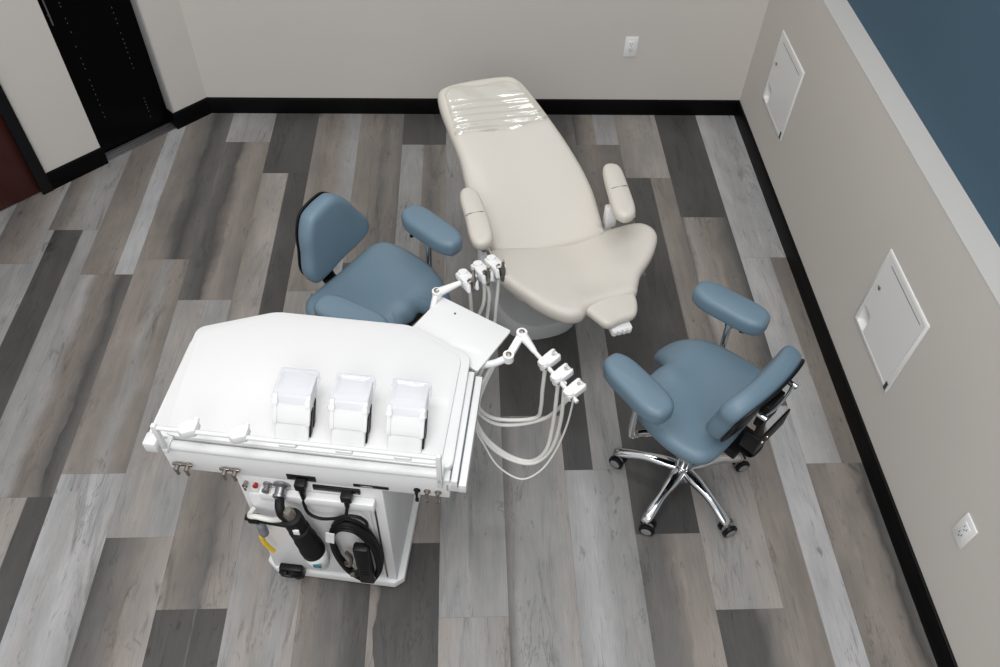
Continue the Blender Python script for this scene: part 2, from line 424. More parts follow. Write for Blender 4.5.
# after the mirror: local x -> direction (-.707,-.707); local -y -> (.707,-.707)
def aw(name, lo, hi, m, bev=0.0): return struct(name, lo, hi, m, bev, AW)
H = 3.6
bm = new()
box(bm, (-.05, 0, 0), (.235, .14, H)); box(bm, (.705, 0, 0), (1.05, .14, H))
box(bm, (.235, 0, 2.5), (.705, .14, H)); box(bm, (1.05, 0, 2.5), (2.3, .14, H)); box(bm, (2.2, 0, 0), (3.6, .14, 2.5))
bmesh.ops.transform(bm, matrix=AW, verts=bm.verts[:])
link('wall_left', bm, 'wall', smooth=30, kind='structure')
def bbl(name, s0, s1):
    b = new(); prof = [(0, 0), (0.016, 0), (0.016, .092), (0.011, .102), (0.003, .105), (0, .105)]
    p = [b.verts.new(AW @ Vector((s0, -d, z))) for d, z in prof]; q = [b.verts.new(AW @ Vector((s1, -d, z))) for d, z in prof]
    n = len(prof)
    for i in range(n): b.faces.new((p[i], p[(i + 1) % n], q[(i + 1) % n], q[i]))
    b.faces.new(p[::-1]); b.faces.new(q)
    link(name, b, 'base', smooth=30, kind='structure')
bbl('baseboard_left', -.008, .243); bbl('baseboard_left', .70, 1.035)
# black full-height door in a recess, with metal jamb edge and threshold
d1 = aw('door_1', (.236, .066, .012), (.704, .09, 2.49), 'blackglass')
j = aw('door_jamb', (.229, -.004, .106), (.2365, .066, 2.49), 'jamb', .001); j.parent = d1; del j['kind']
bm = new()
for y0, y1, z1 in ((0.004, .018, .008), (.022, .034, .012), (.038, .049, .016)): box(bm, (.236, y0, 0), (.704, y1, z1), .002)
box(bm, (.236, .0, 0), (.704, .12, .005))
bmesh.ops.transform(bm, matrix=AW, verts=bm.verts[:])
link('threshold', bm, 'alum', d1)
struct('baseboard_left', (.2335, -.0155, 0), (.2445, .066, .1045), 'base', .001, AW)
bm = new()
cyl(bm, (.668, .044, .815), (.668, .044, 1.25), .004)
for z in (.86, 1.2): cyl(bm, (.668, .044, z), (.668, .068, z), .004)
bmesh.ops.transform(bm, matrix=AW, verts=bm.verts[:])
link('door_handle', bm, 'alum', d1)
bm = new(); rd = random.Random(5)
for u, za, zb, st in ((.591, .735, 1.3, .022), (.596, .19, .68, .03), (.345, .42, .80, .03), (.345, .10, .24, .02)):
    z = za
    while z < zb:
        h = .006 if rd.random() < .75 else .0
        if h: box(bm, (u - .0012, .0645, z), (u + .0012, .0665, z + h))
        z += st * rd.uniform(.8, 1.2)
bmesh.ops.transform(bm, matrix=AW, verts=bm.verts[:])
link('reflection_dots', bm, 'dots', d1, smooth=0, kind='stuff')  # reflections of small lights, painted as pale quads on the black panel
# dark red door with a black frame
red = bpy.data.materials.new('red_mahogany'); red.use_nodes = True
nt2 = red.node_tree; b2 = nt2.nodes['Principled BSDF']; b2.inputs['Roughness'].default_value = .35
t2 = nt2.nodes.new('ShaderNodeTexCoord'); mp2 = nt2.nodes.new('ShaderNodeMapping'); mp2.inputs['Scale'].default_value = (8, 8, .7)
n2 = nt2.nodes.new('ShaderNodeTexNoise'); n2.inputs['Scale'].default_value = 4; n2.inputs['Detail'].default_value = 6; n2.inputs['Distortion'].default_value = 1.2
cr = nt2.nodes.new('ShaderNodeMix'); cr.data_type = 'RGBA'; cr.inputs['A'].default_value = rgb(42, 15, 13); cr.inputs['B'].default_value = rgb(72, 26, 21)
nt2.links.new(t2.outputs['Object'], mp2.inputs[0]); nt2.links.new(mp2.outputs[0], n2.inputs['Vector'])
nt2.links.new(n2.outputs['Fac'], cr.inputs['Factor']); nt2.links.new(cr.outputs['Result'], b2.inputs['Base Color'])
M['red_wood'] = red
d2 = aw('door_2', (1.09, .010, .008), (2.1, .06, 2.42), 'red_wood', .002)
bm = new()
box(bm, (1.035, -.022, 0), (1.095, .14, 2.5), .003); box(bm, (2.095, -.022, 0), (2.2, .14, 2.5), .003); box(bm, (1.035, -.022, 2.42), (2.2, .14, 2.51), .003)
bmesh.ops.transform(bm, matrix=AW, verts=bm.verts[:])
link('door_frame', bm, 'frame', d2)

# ------------------------------------------------------------------ wall fittings
def wallX(bm): # local (a along -Y world, b = z, c = out of wall toward -X)
    pass
def access_panel(yc, zc, label):
    t = thing('access_panel', label, 'access panel', (WX, yc, zc), 0, 'square access panels in the right wall')
    s = .209
    bm = new(); ring_ = []
    for d, x in ((0, 0), (0, -.003), (.003, -.0055), (.020, -.0055), (.021, -.0035)):
        q = s - d; ring_.append([bm.verts.new((x, a * q, b_ * q)) for a, b_ in ((-1, -1), (1, -1), (1, 1), (-1, 1))])
    for A, B_ in zip(ring_, ring_[1:]):
        for i in range(4): bm.faces.new((A[i], A[(i + 1) % 4], B_[(i + 1) % 4], B_[i]))
    link('panel_frame', bm, 'panelwhite', t)
    # lid with a scooped finger pull low on its far side
    bm = new(); n = 60; q = s - .0215; vs = {}
    for i in range(n + 1):
        for j_ in range(n + 1):
            y = -q + 2 * q * i / n; z = -q + 2 * q * j_ / n
            du = (y - .140) / .036; dv = (z + .140) / .046
            dd = 0
            if abs(du) < 1 and abs(dv) < 1: dd = .030 * min(1, (1 - abs(du)) * 3.5) * min(1, (1 - dv) * .75) * min(1, (1 + dv) * 5)
            vs[i, j_] = bm.verts.new((-.0045 + dd * .9, y, z))
    for i in range(n):
        for j_ in range(n): bm.faces.new((vs[i, j_], vs[i + 1, j_], vs[i + 1, j_ + 1], vs[i, j_ + 1]))
    link('panel_door', bm, 'panelwhite', t)
    bm = new(); box(bm, (-.0052, -s + .045, s - .042), (-.0042, s - .06, s - .0395)); link('hinge_slit', bm, 'gap', t, smooth=0)
    bm = new(); lathe(bm, [(.008, 0), (.008, .004), (.006, .006), (.0001, .006)], (-.004, .146, .042), (-1, 0, 0)); cyl(bm, (-.006, .160, .046), (-.006, .148, .040), .003)
    link('cam_lock', bm, 'steel', t)
    bm = new(); box(bm, (-.0078, -.200, -.203), (-.0045, -.182, -.165), .001); link('latch_tab', bm, 'gap', t)
    return t
access_panel(2.104, .5485, 'white square access panel in right wall nearer the camera, above the lower outlet')
access_panel(3.799, .5485, 'white square access panel in right wall close to the far corner')
def outlet(mtx, label, w=.078, h=.128):
    t = thing('wall_outlet', label, 'outlet')
    t.matrix_world = mtx
    # local: x right, z up, -y out of the wall
    link('cover_plate', boxbev((-w / 2, -.006, -h / 2), (w / 2, 0, h / 2), .0025), 'whiteplastic', t)
    bm = new(); box(bm, (-.019, -.008, -.038), (.019, -.004, .038), .002); link('receptacle', bm, 'whiteplastic', t)
    bm = new()
    for zc in (-.019, .019):
        box(bm, (-.009, -.0086, zc - .003), (-.0065, -.0078, zc + .008)); box(bm, (.0065, -.0086, zc - .003), (.009, -.0078, zc + .008))
        cyl(bm, (0, -.0086, zc - .010), (0, -.0078, zc - .010), .003, n=10)
    link('socket_slots', bm, 'gap', t, smooth=0)
    return t
outlet(Matrix.Translation((.99, WY, .466)), 'white duplex outlet on the back wall above the black baseboard')
outlet(Matrix.Translation((WX, 1.22, .454)) @ Matrix.Rotation(R(-90), 4, 'Z'), 'white duplex outlet low on the right wall')

# ------------------------------------------------------------------ treatment chair
chair = thing('dental_chair', 'cream vinyl reclined treatment chair with clear plastic over its head end', 'dental chair', (.45, 2.58, 0), R(15))
tau = R(21); ZS = .56
BF = frame((0, 0, ZS), (1, 0, 0), (0, math.cos(tau), math.sin(tau)))
back = [(-.305, -.02), (-.345, .10), (-.362, .21), (-.366, .343), (-.358, .496), (-.372, .664), (-.378, .81), (-.35, .875), (-.228, .900), (-.061, .905), (.022, .872), (.078, .742), (.16, .459), (.196, .234), (.187, .035), (.17, -.02), (-.06, -.03)]
def btop(u, v): return .006 * math.cos(v * 3) - .012 * math.exp(-((u + .09) / .16) ** 2)
bm = new(); cushion(bm, back, .085, .034, btop, .004, BF)
bk = link('backrest', bm, 'cream', chair, smooth=60)
bm = new(); prism(bm, roundpoly([(-.28, .03), (-.30, .78), (-.02, .74), (.12, .2), (.12, .03)], .06), -.105, -.083, .004, BF)
link('back_shell', bm, 'whiteplastic', bk)
# plastic wrap: a thin wrinkled sheet lying over the head end
bm = new(); nu, nv = 46, 34; vv = {}; rw = random.Random(11)
ph = [rw.uniform(0, 6.28) for _ in range(8)]
for i in range(nu + 1):
    for j_ in range(nv + 1):
        a = i / nu; b_ = j_ / nv
        v_ = .600 + .02 * math.sin(a * 9) * .3 + (.872 - .600) * b_
        if b_ > .9: v_ = min(v_, .866)
        lft = -.362; rgt = .115 - (v_ - .6) * .36
        if v_ > .83: lft += (v_ - .83) * 1.0; rgt -= (v_ - .83) * 1.6
        u_ = lft + (rgt - lft) * a
        edge = min(a, 1 - a)
        h = .008 + btop(u_, v_) + .0046 * max(0, 1 - b_ * 1.35) * math.sin(v_ * 175 + u_ * 5 + ph[0] + 1.3 * math.sin(u_ * 8)) + .0014 * math.sin(v_ * 290 - u_ * 16 + ph[1]) * math.exp(-((b_ - .18) / .25) ** 2) * 2.0 + .0007 * math.sin(u_ * 34 + v_ * 44)
        if edge < .07: h -= .030 * (1 - edge / .07) ** 2
        if b_ > .93: h -= .022 * ((b_ - .93) / .07) ** 2
        vv[i, j_] = bm.verts.new(BF @ Vector((u_, v_, h)))
for i in range(nu):
    for j_ in range(nv): bm.faces.new((vv[i, j_], vv[i + 1, j_], vv[i + 1, j_ + 1], vv[i, j_ + 1]))
link('plastic_cover', bm, 'wrap', chair, smooth=180, label='clear wrinkled plastic sheet over the head end')
seat = [(-.363, -.008), (-.308, .015), (-.149, .015), (.039, .018), (.185, .024), (.323, .011), (.378, -.037), (.384, -.106), (.328, -.190), (.243, -.268), (.208, -.32), (.170, -.366), (.05, -.372), (-.04, -.39), (-.085, -.418), (-.155, -.404), (-.239, -.324), (-.343, -.177), (-.380, -.065)]
def stop(u, v):
    e = max(0, abs(u - .0) - .12) / .26
    return .042 * min(1, e) ** 1.5 * (1 if v > -.3 else .6) - .024 * math.exp(-(u / .13) ** 2) * (1 if v > -.25 else math.exp(-((v + .25) / .08) ** 2))
SF = Matrix.Translation((0, 0, ZS))
bm = new(); cushion(bm, seat, .085, .034, stop, .006, SF)
st = link('seat', bm, 'cream', chair, smooth=60)
bm = new(); prism(bm, roundpoly([(-.30, -.03), (-.30, -.17), (-.15, -.36), (.14, -.34), (.28, -.16), (.30, -.03)], .04), ZS - .105, ZS - .08, .004)
link('seat_shell', bm, 'whiteplastic', st)
toe = [(-.078, -.330), (-.045, -.326), (.05, -.305), (.145, -.308), (.174, -.330), (.170, -.40), (.138, -.462), (.075, -.476), (.005, -.486), (-.035, -.430)]
bm = new(); cushion(bm, toe, .045, .018, lambda u, v: 0.10 * (v + .40) * .6, .004, Matrix.Translation((0, 0, ZS - .02)))
tp = link('foot_pad', bm, 'cream', chair, smooth=60)
bm = new(); box(bm, (.025, -.500, ZS - .10), (.115, -.43, ZS - .065), .006)
for k in range(4): box(bm, (.031 + k * .021, -.504, ZS - .095), (.045 + k * .021, -.496, ZS - .07), .002)
link('foot_bracket', bm, 'whiteplastic', tp)
# pedestal: tapered grey cover on a floor plate
bm = new()
def ring(z, cx_, cy_, a, b_, n=36, pw=2.6):
    out = []
    for i in range(n):
        t = 2 * math.pi * i / n; c, s = math.cos(t), math.sin(t)
        out.append(bm.verts.new((cx_ + a * math.copysign(abs(c) ** (2 / pw), c), cy_ + b_ * math.copysign(abs(s) ** (2 / pw), s), z)))
    return out
rs = [ring(0, -.07, .22, .225, .30), ring(.05, -.07, .22, .225, .30), ring(.07, -.07, .22, .215, .29), ring(.075, -.07, .20, .19, .26), ring(.20, -.07, .16, .17, .22), ring(.40, -.06, .08, .17, .20), ring(.46, -.05, .03, .15, .19)]
for a, b_ in zip(rs, rs[1:]):
    for i in range(36): bm.faces.new((a[i], a[(i + 1) % 36], b_[(i + 1) % 36], b_[i]))
bm.faces.new(rs[0][::-1]); bm.faces.new(rs[-1])
link('pedestal', bm, 'pedestal', chair, smooth=35)
bm = new(); box(bm, (-.24, -.22, ZS - .13), (.16, .18, ZS - .10), .01)
box(bm, (-.12, .1, ZS - .12), (.02, .55, ZS - .09), .006, Matrix.Translation((0, .1, ZS - .1)) @ Matrix.Rotation(tau, 4, 'X') @ Matrix.Translation((0, -.1, -ZS + .1)))
link('lift_frame', bm, 'pedestal', chair)
def chair_arm(outl, zt, br, label):
    pad = new(); outl = [(sum(q[0] for q in outl) / len(outl) + (p[0] - sum(q[0] for q in outl) / len(outl)) * 1.22, p[1]) for p in outl]
    cushion(pad, outl, .055, .022, lambda u, v: 0, .004, Matrix.Translation((0, 0, zt)))
    ob = link('armrest', pad, 'cream', chair, smooth=60, label=label)
    mu = sum(p[0] for p in outl) / len(outl); lo = min(p[1] for p in outl); hi = max(p[1] for p in outl); mid = (lo + hi) / 2
    b = new(); w = .041
    tube(b, [(mu - w, mid, zt - .008), (mu - w * .75, mid, zt + .0005), (mu - w * .3, mid, zt + .003), (mu + w * .3, mid, zt + .003), (mu + w * .75, mid, zt + .0005), (mu + w, mid, zt - .008)], .0012, 6, 3)
    link('seam', b, 'gap', ob)
    b = new(); x, y = br
    sgn = -1 if mu < 0 else 1
    tube(b, [(mu, mid - .06, zt - .055), (mu - sgn * .005, mid - .07, zt - .09), (x, y, zt - .15), (x, y, ZS - .03), (x - sgn * .05, y, ZS - .09), (x - sgn * .2, y, ZS - .115)], .019, 12, 6)
    box(b, (mu - .03, mid - .13, zt - .072), (mu + .03, mid + .04, zt - .048), .006)
    box(b, (x - .026, y - .022, ZS - .02), (x + .026, y + .022, ZS + .09), .008)
    a = link('arm_bracket', b, 'whiteplastic', ob)
    b = new(); cyl(b, (x - .01, y - .03, zt - .11), (x - .01, y + .0, zt - .11), .010); cyl(b, (x + .01, y - .035, zt - .135), (x + .01, y, zt - .135), .007)
    link('arm_hinge', b, 'steel', ob)
zt = .79
chair_arm([(-.438, .150), (-.418, .196), (-.388, .190), (-.370, .145), (-.371, .02), (-.380, -.098), (-.402, -.148), (-.440, -.150), (-.458, -.10), (-.448, .02)], zt, (-.395, -.06), None)
chair_arm([(.208, .155), (.228, .193), (.262, .185), (.276, .145), (.262, .02), (.244, -.098), (.222, -.146), (.184, -.150), (.166, -.10), (.185, .03)], zt, (.225, .06), None)

# ------------------------------------------------------------------ stools
def make_stool(label, hub, face, base_rot, back_cfg, seat_rot=0.0, lever=1, arm_dy=(0, 0)):
    t = thing('operator_stool', label, 'stool', (hub[0], hub[1], 0), face, 'slate blue operator stools')
    ZT = .62
    rt = [(0, .232), (.045, .226), (.082, .262), (.120, .304), (.16, .304), (.20, .268), (.228, .19), (.254, .10), (.262, -.01), (.250, -.10), (.20, -.145), (.10, -.155)]
    lf = [(-.10, -.155), (-.20, -.145), (-.250, -.10), (-.262, -.01), (-.250, .08), (-.225, .16), (-.19, .215), (-.14, .240), (-.09, .243), (-.04, .238)] if seat_rot else [(-x, y) for x, y in rt[:0:-1]]
    outl = rt + [(0, -.155)] + lf
    def topf(u, v):
        return -.022 * math.exp(-(u / .16) ** 2 - ((v + .02) / .16) ** 2) - .9 * max(0, v - .14) ** 2 / .28 * 1.2 + .05 * max(0, -v - .06) ** 1.0 * .8 + .012 * math.exp(-(u / .05) ** 2) * max(0, min(1, (v - .05) / .15))
    bm = new(); cushion(bm, outl, .075, .034, topf, .004, Matrix.Translation((0, 0, ZT)) @ Matrix.Rotation(seat_rot, 4, 'Z'))
    se = link('seat', bm, 'blue', t, smooth=60)
    bm = new(); prism(bm, roundpoly([(-.20, -.12), (.20, -.12), (.21, .16), (.1, .23), (-.1, .23), (-.21, .16)], .05), ZT - .098, ZT - .072, .004)
    link('seat_pan', bm, 'black', se)
    bm = new(); box(bm, (-.07, -.19, ZT - .135), (.07, .09, ZT - .095), .008)
    tube(bm, [(.05, .02, ZT - .11), (.18, .03, ZT - .115), (.27, .04, ZT - .12)], .005, 8, 4); box(bm, (.25, .03, ZT - .13), (.31, .05, ZT - .115), .004)
    link('tilt_mechanism', bm, 'black', t)
    bm = new(); lathe(bm, [(.030, 0), (.030, .19), (.026, .20), (.026, .21), (.0235, .215), (.0235, .30), (.018, .305), (.018, .40)], (0, 0, .09))
    link('gas_lift', bm, 'chrome', t)
    # star base
    bm = new(); lathe(bm, [(.045, .072), (.052, .08), (.052, .105), (.042, .128), (.034, .14), (.034, .15)], (0, 0, 0))
    hubo = link('base_hub', bm, 'chrome', t)
    for k in range(5):
        a = base_rot - face + k * 2 * math.pi / 5
        c, s = math.cos(a), math.sin(a)
        bm = new(); secs = []
        for q in range(13):
            f_ = q / 12; rr = .03 + (.287 - .03) * f_
            z = .122 - .046 * f_ ** 1.3 + .012 * math.sin(f_ * math.pi); w = .026 - .008 * f_ + .003 * math.sin(f_ * 9); h = .020 - .007 * f_
            if f_ > .95: w *= .8; h *= .8
            sec = []
            for m_ in range(12):
                th = 2 * math.pi * m_ / 12
                lx = w * math.copysign(abs(math.cos(th)) ** .8, math.cos(th)); lz = h * math.copysign(abs(math.sin(th)) ** .8, math.sin(th))
                sec.append(bm.verts.new((c * rr - s * lx, s * rr + c * lx, z + lz)))
            secs.append(sec)
        for A, B_ in zip(secs, secs[1:]):
            for m_ in range(12): bm.faces.new((A[m_], A[(m_ + 1) % 12], B_[(m_ + 1) % 12], B_[m_]))
        bm.faces.new(secs[0][::-1]); bm.faces.new(secs[-1])
        leg = link('base_leg', bm, 'chrome', t, smooth=70)
        ca = R((-75, 40, -128, -112, -70)[k]) - face
        C0 = Vector((c * .275, s * .275, 0)); ax = Vector((math.cos(ca), math.sin(ca), 0)); fw = Vector((-ax.y, ax.x, 0))
        C1 = C0 + fw * .014
        bm = new()
        for sg in (-1, 1):
            p = C1 + Vector((0, 0, .0325)) + ax * sg * .008
            lathe(bm, [(.026, 0), (.032, .003), (.032, .016), (.026, .020), (.018, .020)], p, ax * sg, 22)
        cs = link('caster', bm, 'black', leg)
        bm = new()
        for sg in (-1, 1):
            p = C1 + Vector((0, 0, .0325)) + ax * sg * .0275
            lathe(bm, [(.021, 0), (.021, .0018), (.017, .003), (.0001, .003)], p, ax * sg, 20)
        p = C1 + Vector((0, 0, .03)); lathe(bm, [(.02, 0), (.024, .006), (.024, .010), (.02, .016)], p - ax * .008, ax, 16)
        cyl(bm, C0 + Vector((0, 0, .035)), C0 + Vector((0, 0, .062)), .008)
        link('wheel_cap', bm, 'wheelgrey', leg)
    # arm pads
    for sg in (-1, 1):
        ady = arm_dy[0 if sg < 0 else 1]
        rear = Vector((sg * .289, .035 + ady, 0)); front = Vector((sg * .256, .270 + ady, 0))
        e2 = (front - rear).normalized(); e1 = Vector((e2.y, -e2.x, 0)); mid = (rear + front) / 2
        AF = frame((mid.x, mid.y, .815), e1, e2)
        hw, hl = .058, .150
        pts = [(hw, -hl * .62), (hw * 1.02, 0), (hw * .95, hl * .62), (hw * .55, hl * .94), (0, hl), (-hw * .55, hl * .94), (-hw * .95, hl * .62), (-hw * 1.02, 0), (-hw, -hl * .62), (-hw * .62, -hl * .93), (0, -hl), (hw * .62, -hl * .93)]
        bm = new(); cushion(bm, pts, .078, .024, lambda u, v: 0, .004, AF)
        pad = link('armrest', bm, 'blue', t, smooth=60)
        bm = new(); prism(bm, roundpoly([(-.03, -.10), (.03, -.10), (.03, .07), (-.03, .07)], .02), -.082, -.071, .002, AF)
        box(bm, (mid.x - .018, mid.y - .09, .715), (mid.x + .018, mid.y - .05, .737), .004)
        cyl(bm, (mid.x - .02, mid.y - .075, .722), (mid.x + .035, mid.y - .085, .722), .008)
        link('arm_plate', bm, 'black', pad)
        bm = new(); x = mid.x; y = mid.y - .02
        tube(bm, [(x, y, .735), (x, y, .66), (x + sg * .004, y - .005, .56), (x - sg * .01, y - .01, .505), (x - sg * .06, y - .02, .478), (sg * .07, -.01, .475)], .016, 12, 7, flat=.75)
        cyl(bm, (x, y, .69), (x, y, .735), .017)
        link('arm_post', bm, 'chrome', pad)
    # backrest: pad standing on its bottom edge, tilted and rolled
    zc, fy, tilt, roll, wb, wt, hh, bx = back_cfg
    X = Matrix.Translation((bx, fy, zc)) @ Matrix.Rotation(roll, 4, 'Y') @ Matrix.Rotation(tilt, 4, 'X') @ frame((0, 0, 0), (-1, 0, 0), (0, 0, 1))
    wb /= 2; wt /= 2; hh /= 2
    o = [(-wb * .55, -hh), (0, -hh * 1.0), (wb * .55, -hh), (wb * .93, -hh * .86), (wb * 1.0, -hh * .45), (wb * .60 + wt * .40, hh * .05), (wb * .25 + wt * .78, hh * .5), (wt * .85, hh * .86), (wt * .45, hh), (-wt * .45, hh), (-wt * .85, hh * .86), (-wb * .25 - wt * .78, hh * .5), (-wb * .60 - wt * .40, hh * .05), (-wb, -hh * .45), (-wb * .93, -hh * .86)]
    bm = new(); cushion(bm, o, .078, .030, lambda u, v: .9 * u * u * .5 + .006, .006, X)
    bk = link('backrest', bm, 'blue', t, smooth=60)
    bm = new(); cushion(bm, [(u * .96, v * .97) for u, v in o], .010, .004, lambda u, v: .9 * u * u * .5 - .068, .0, X)
    link('backrest_shell', bm, 'black', bk, smooth=60)
    # black support bar up from under the seat, with bracket and chrome lever
    Yb = fy - .075
    bm = new()
    tube(bm, [(0, -.10, ZT - .115), (0, -.20, ZT - .118), (0, -.235, ZT - .09), (0, Yb - .02, ZT + .0), (0, Yb - .012, zc - .06), (0, Yb - .008, zc + .01)], .034, 12, 6, flat=.25)
    link('back_support', bm, 'black', t)
    bm = new()
    box(bm, (-.100, Yb - .062, zc - .15), (.085, Yb - .054, zc - .06), .003)
    box(bm, (-.103, Yb - .060, zc - .15), (-.095, Yb - .004, zc - .06), .002)
    box(bm, (-.05, Yb - .03, zc - .08), (.05, Yb + .0, zc + .04), .004)
    link('back_bracket', bm, 'black', bk)
    bm = new(); lx = .085 * lever
    tube(bm, [(-lx, Yb - .03, zc + .03), (-lx * .4, Yb - .04, zc + .034), (lx * .4, Yb - .04, zc + .044), (lx, Yb - .03, zc + .052)], .0055, 10, 5)
    cyl(bm, (-lx, Yb - .045, zc + .03), (-lx, Yb - .01, zc + .03), .010); cyl(bm, (lx, Yb - .045, zc + .052), (lx, Yb - .01, zc + .052), .010)
    link('adjuster_lever', bm, 'chrome', bk)
    for px in (-.05, -.08):
        bm = new(); cyl(bm, (px, Yb - .066, zc - .09), (px, Yb - .055, zc - .09), .007); link('bolt', bm, 'chrome', bk)
    return t
# facing directions: +Y local is the way the sitter faces
make_stool('slate blue stool on chrome star base standing alone right of the cream chair', (.893, 1.684), math.atan2(.74, -.67) - math.pi / 2, R(14), (.785, -.115, R(12), 0.0, .39, .39, .25, .010), R(4))
make_stool('slate blue stool half hidden behind the white cart', (-.392, 2.262), math.atan2(-.6, .8) - math.pi / 2, R(40), (.805, -.15, R(3), R(9), .35, .20, .31, 0.0), 0.0, .4, (-.03, .03))

# ------------------------------------------------------------------ delivery cart
CA = R(-8)
cart = thing('dental_cart', 'white dental delivery cart with hexagonal worktop, grey hoses and rear service panel', 'dental cart', (-.934, 1.351, 0), CA)
CM = Matrix.Translation((-.934, 1.351, 0)) @ Matrix.Rotation(CA, 4, 'Z'); CI = CM.inverted()
def CW(p): return CI @ Vector(p)   # world point to cart-local point
T = .87
top_o = roundpoly([(-.045, .035), (-.050, .473), (.196, .578), (.672, .578), (.897, .470), (.897, .030)], .03, 5)
bm = new(); prism(bm, top_o, T - .03, T - .004, .004)
wt_ = link('worktop', bm, 'white', cart)
bm = new(); prism(bm, roundpoly([(.0, .035), (-.035, .46), (.196, .562), (.66, .562), (.868, .455), (.862, .035)], .035, 6), T - .006, T + .004, .003)
link('worktop_inlay', bm, 'white', wt_)
bm = new(); box(bm, (0, 0, T - .135), (.892, .04, T - .028), .004); box(bm, (0.01, .03, T - .13), (.87, .44, T - .03), .004)
link('fascia', bm, 'fascia', cart)
bm = new(); tube(bm, [(.005, .012, T - .012), (.3, .010, T - .012), (.6, .010, T - .012), (.875, .012, T - .012)], .016, 14, 3)
link('front_edge', bm, 'white', cart)
# side slides
for s_, nm in ((1, 'side_rail'), (-1, 'side_rail')):
    bm = new(); x0 = .897 if s_ > 0 else -.052
    if s_ > 0:
        box(bm, (.897, -.005, T - .065), (.917, .415, T - .02), .002); box(bm, (.921, -.012, T - .07), (.945, .405, T - .028), .003)
        box(bm, (.88, .0, T - .09), (.945, .02, T - .05), .003)
    else:
        box(bm, (-.062, .004, T - .06), (-.02, .05, T - .012), .006); box(bm, (-.06, .03, T - .05), (-.048, .42, T - .02), .003)
    r_ = link(nm, bm, 'white', cart)
    if s_ > 0:
        bm = new(); box(bm, (.916, .0, T - .06), (.922, .405, T - .026)); link('rail_gap', bm, 'gap', r_, smooth=0)
# accessory rail with two posts and clips
bm = new(); cyl(bm, (.028, -.014, T + .122), (.866, -.014, T + .122), .0075, n=16)
rail = link('accessory_rail', bm, 'white', cart)
for x in (0.028, .866):
    bm = new(); box(bm, (x - .008, -.022, T - .045 + (.06 if x < .1 else 0)), (x + .008, -.006, T + .137), .004); box(bm, (x - .008, -.022, T - .01), (x + .008, .03, T + .012), .003)
    link('rail_post', bm, 'white', rail)
for x in (.129, .280):
    bm = new(); prism(bm, [(x - .027, -.010), (x - .012, .018), (x + .025, .018), (x + .025, -.020), (x - .010, -.034), (x - .027, -.024)], T + .106, T + .140, .004)
    cyl(bm, (x + .014, .012, T + .130), (x + .014, .026, T + .130), .009, n=14)
    link('rail_clip', bm, 'whiteplastic', rail)
for x in (.424, .590, .762):
    bm = new(); box(bm, (x - .026, -.024, T + .104), (x + .026, .000, T + .118), .004); box(bm, (x - .022, -.006, T + .085), (x + .022, .003, T + .112), .003); link('bin_clip', bm, 'whiteplastic', rail)
# cocks, levers and sockets on the fascia
for x in (.034, .066, .185, .218):
    bm = new(); cyl(bm, (x, -.001, T - .096), (x, -.026, T - .100), .008, n=12); cyl(bm, (x - .003, -.022, T - .098), (x + .003, -.026, T - .122), .0055, n=10); box(bm, (x - .016, -.012, T - .098), (x + .016, -.006, T - .086), .002)
    link('hose_coupling', bm, 'steel', cart)
for x, mm_ in ((.79, 'black'), (.822, 'steel'), (.856, 'steel')):
    bm = new(); lathe(bm, [(.011, 0), (.011, .004), (.006, .007), (.006, .014)], (x, 0, T - .103), (0, -1, 0), 14); cyl(bm, (x, -.012, T - .105), (x + .002, -.02, T - .130), .0038, n=8)
    box(bm, (x - .004, -.022, T - .142), (x + .007, -.014, T - .124), .002)
    link('toggle_switch', bm, 'black' if mm_ == 'black' else 'steel', cart)
bm = new(); box(bm, (.378, -.004, T - .120), (.470, .001, T - .092), .001); link('power_inlet', bm, 'black', cart)
bm = new(); box(bm, (.588, -.003, T - .122), (.700, .001, T - .108), .001); sl = link('handle_slot', bm, 'black', cart)
bm = new(); box(bm, (.61, -.005, T - .119), (.65, -.002, T - .111), .001); link('slot_latch', bm, 'steel', sl)
# cabinet body
bm = new(); prism(bm, [(.205, .0), (.678, .0), (.682, .42), (.188, .42)], .05, T - .133, .004)
cab = link('cabinet', bm, 'white', cart)
bm = new(); prism(bm, [(.212, -.008), (.669, -.014), (.702, .014), (.702, .42), (.17, .42), (.173, .020)], .008, .05, .004)
link('base_plate', bm, 'white', cart)
bm = new(); box(bm, (.228, -.012, .09), (.628, .001, .640), .008); box(bm, (.277, -.030, .640), (.652, .0, .683), .006)
link('service_panel', bm, 'whiteplastic', cab)
bm = new(); box(bm, (.640, -.0035, .075), (.646, .002, .640)); link('panel_seam', bm, 'steel', cab)
bm = new(); box(bm, (.455, -.008, .706), (.607, .0, .732), .002)
ps = link('outlet_strip', bm, 'black', cab)
bm = new(); cyl(bm, (.597, -.0095, .719), (.597, -.0075, .719), .0035, n=8); link('screw', bm, 'steel', ps)
bm = new(); lathe(bm, [(.006, 0), (.006, .012), (.009, .014), (.009, .02)], (.235, -.0, .700), (0, -1, 0), 12); box(bm, (.231, -.024, .678), (.239, -.018, .700), .002); link('valve_lever', bm, 'steel', cab)
bm = new(); lathe(bm, [(.006, 0), (.006, .008), (.009, .009), (.009, .014), (.006, .016)], (.266, -.0, .694), (0, -1, 0), 14); link('red_button', bm, 'red', cab, label='small red button')
bm = new(); lathe(bm, [(.015, 0), (.015, .006), (.009, .009), (.009, .022), (.012, .023), (.012, .030)], (.305, -.0, .700), (0, -1, 0), 18); link('water_fitting', bm, 'alum', cab)
bm = new(); lathe(bm, [(.028, 0), (.029, .006), (.023, .010), (.017, .014), (.017, .034), (.021, .036), (.021, .044), (.015, .048)], (.352, -.0, .706), (0, -1, -.25), 24); link('vacuum_port', bm, 'alum', cab)
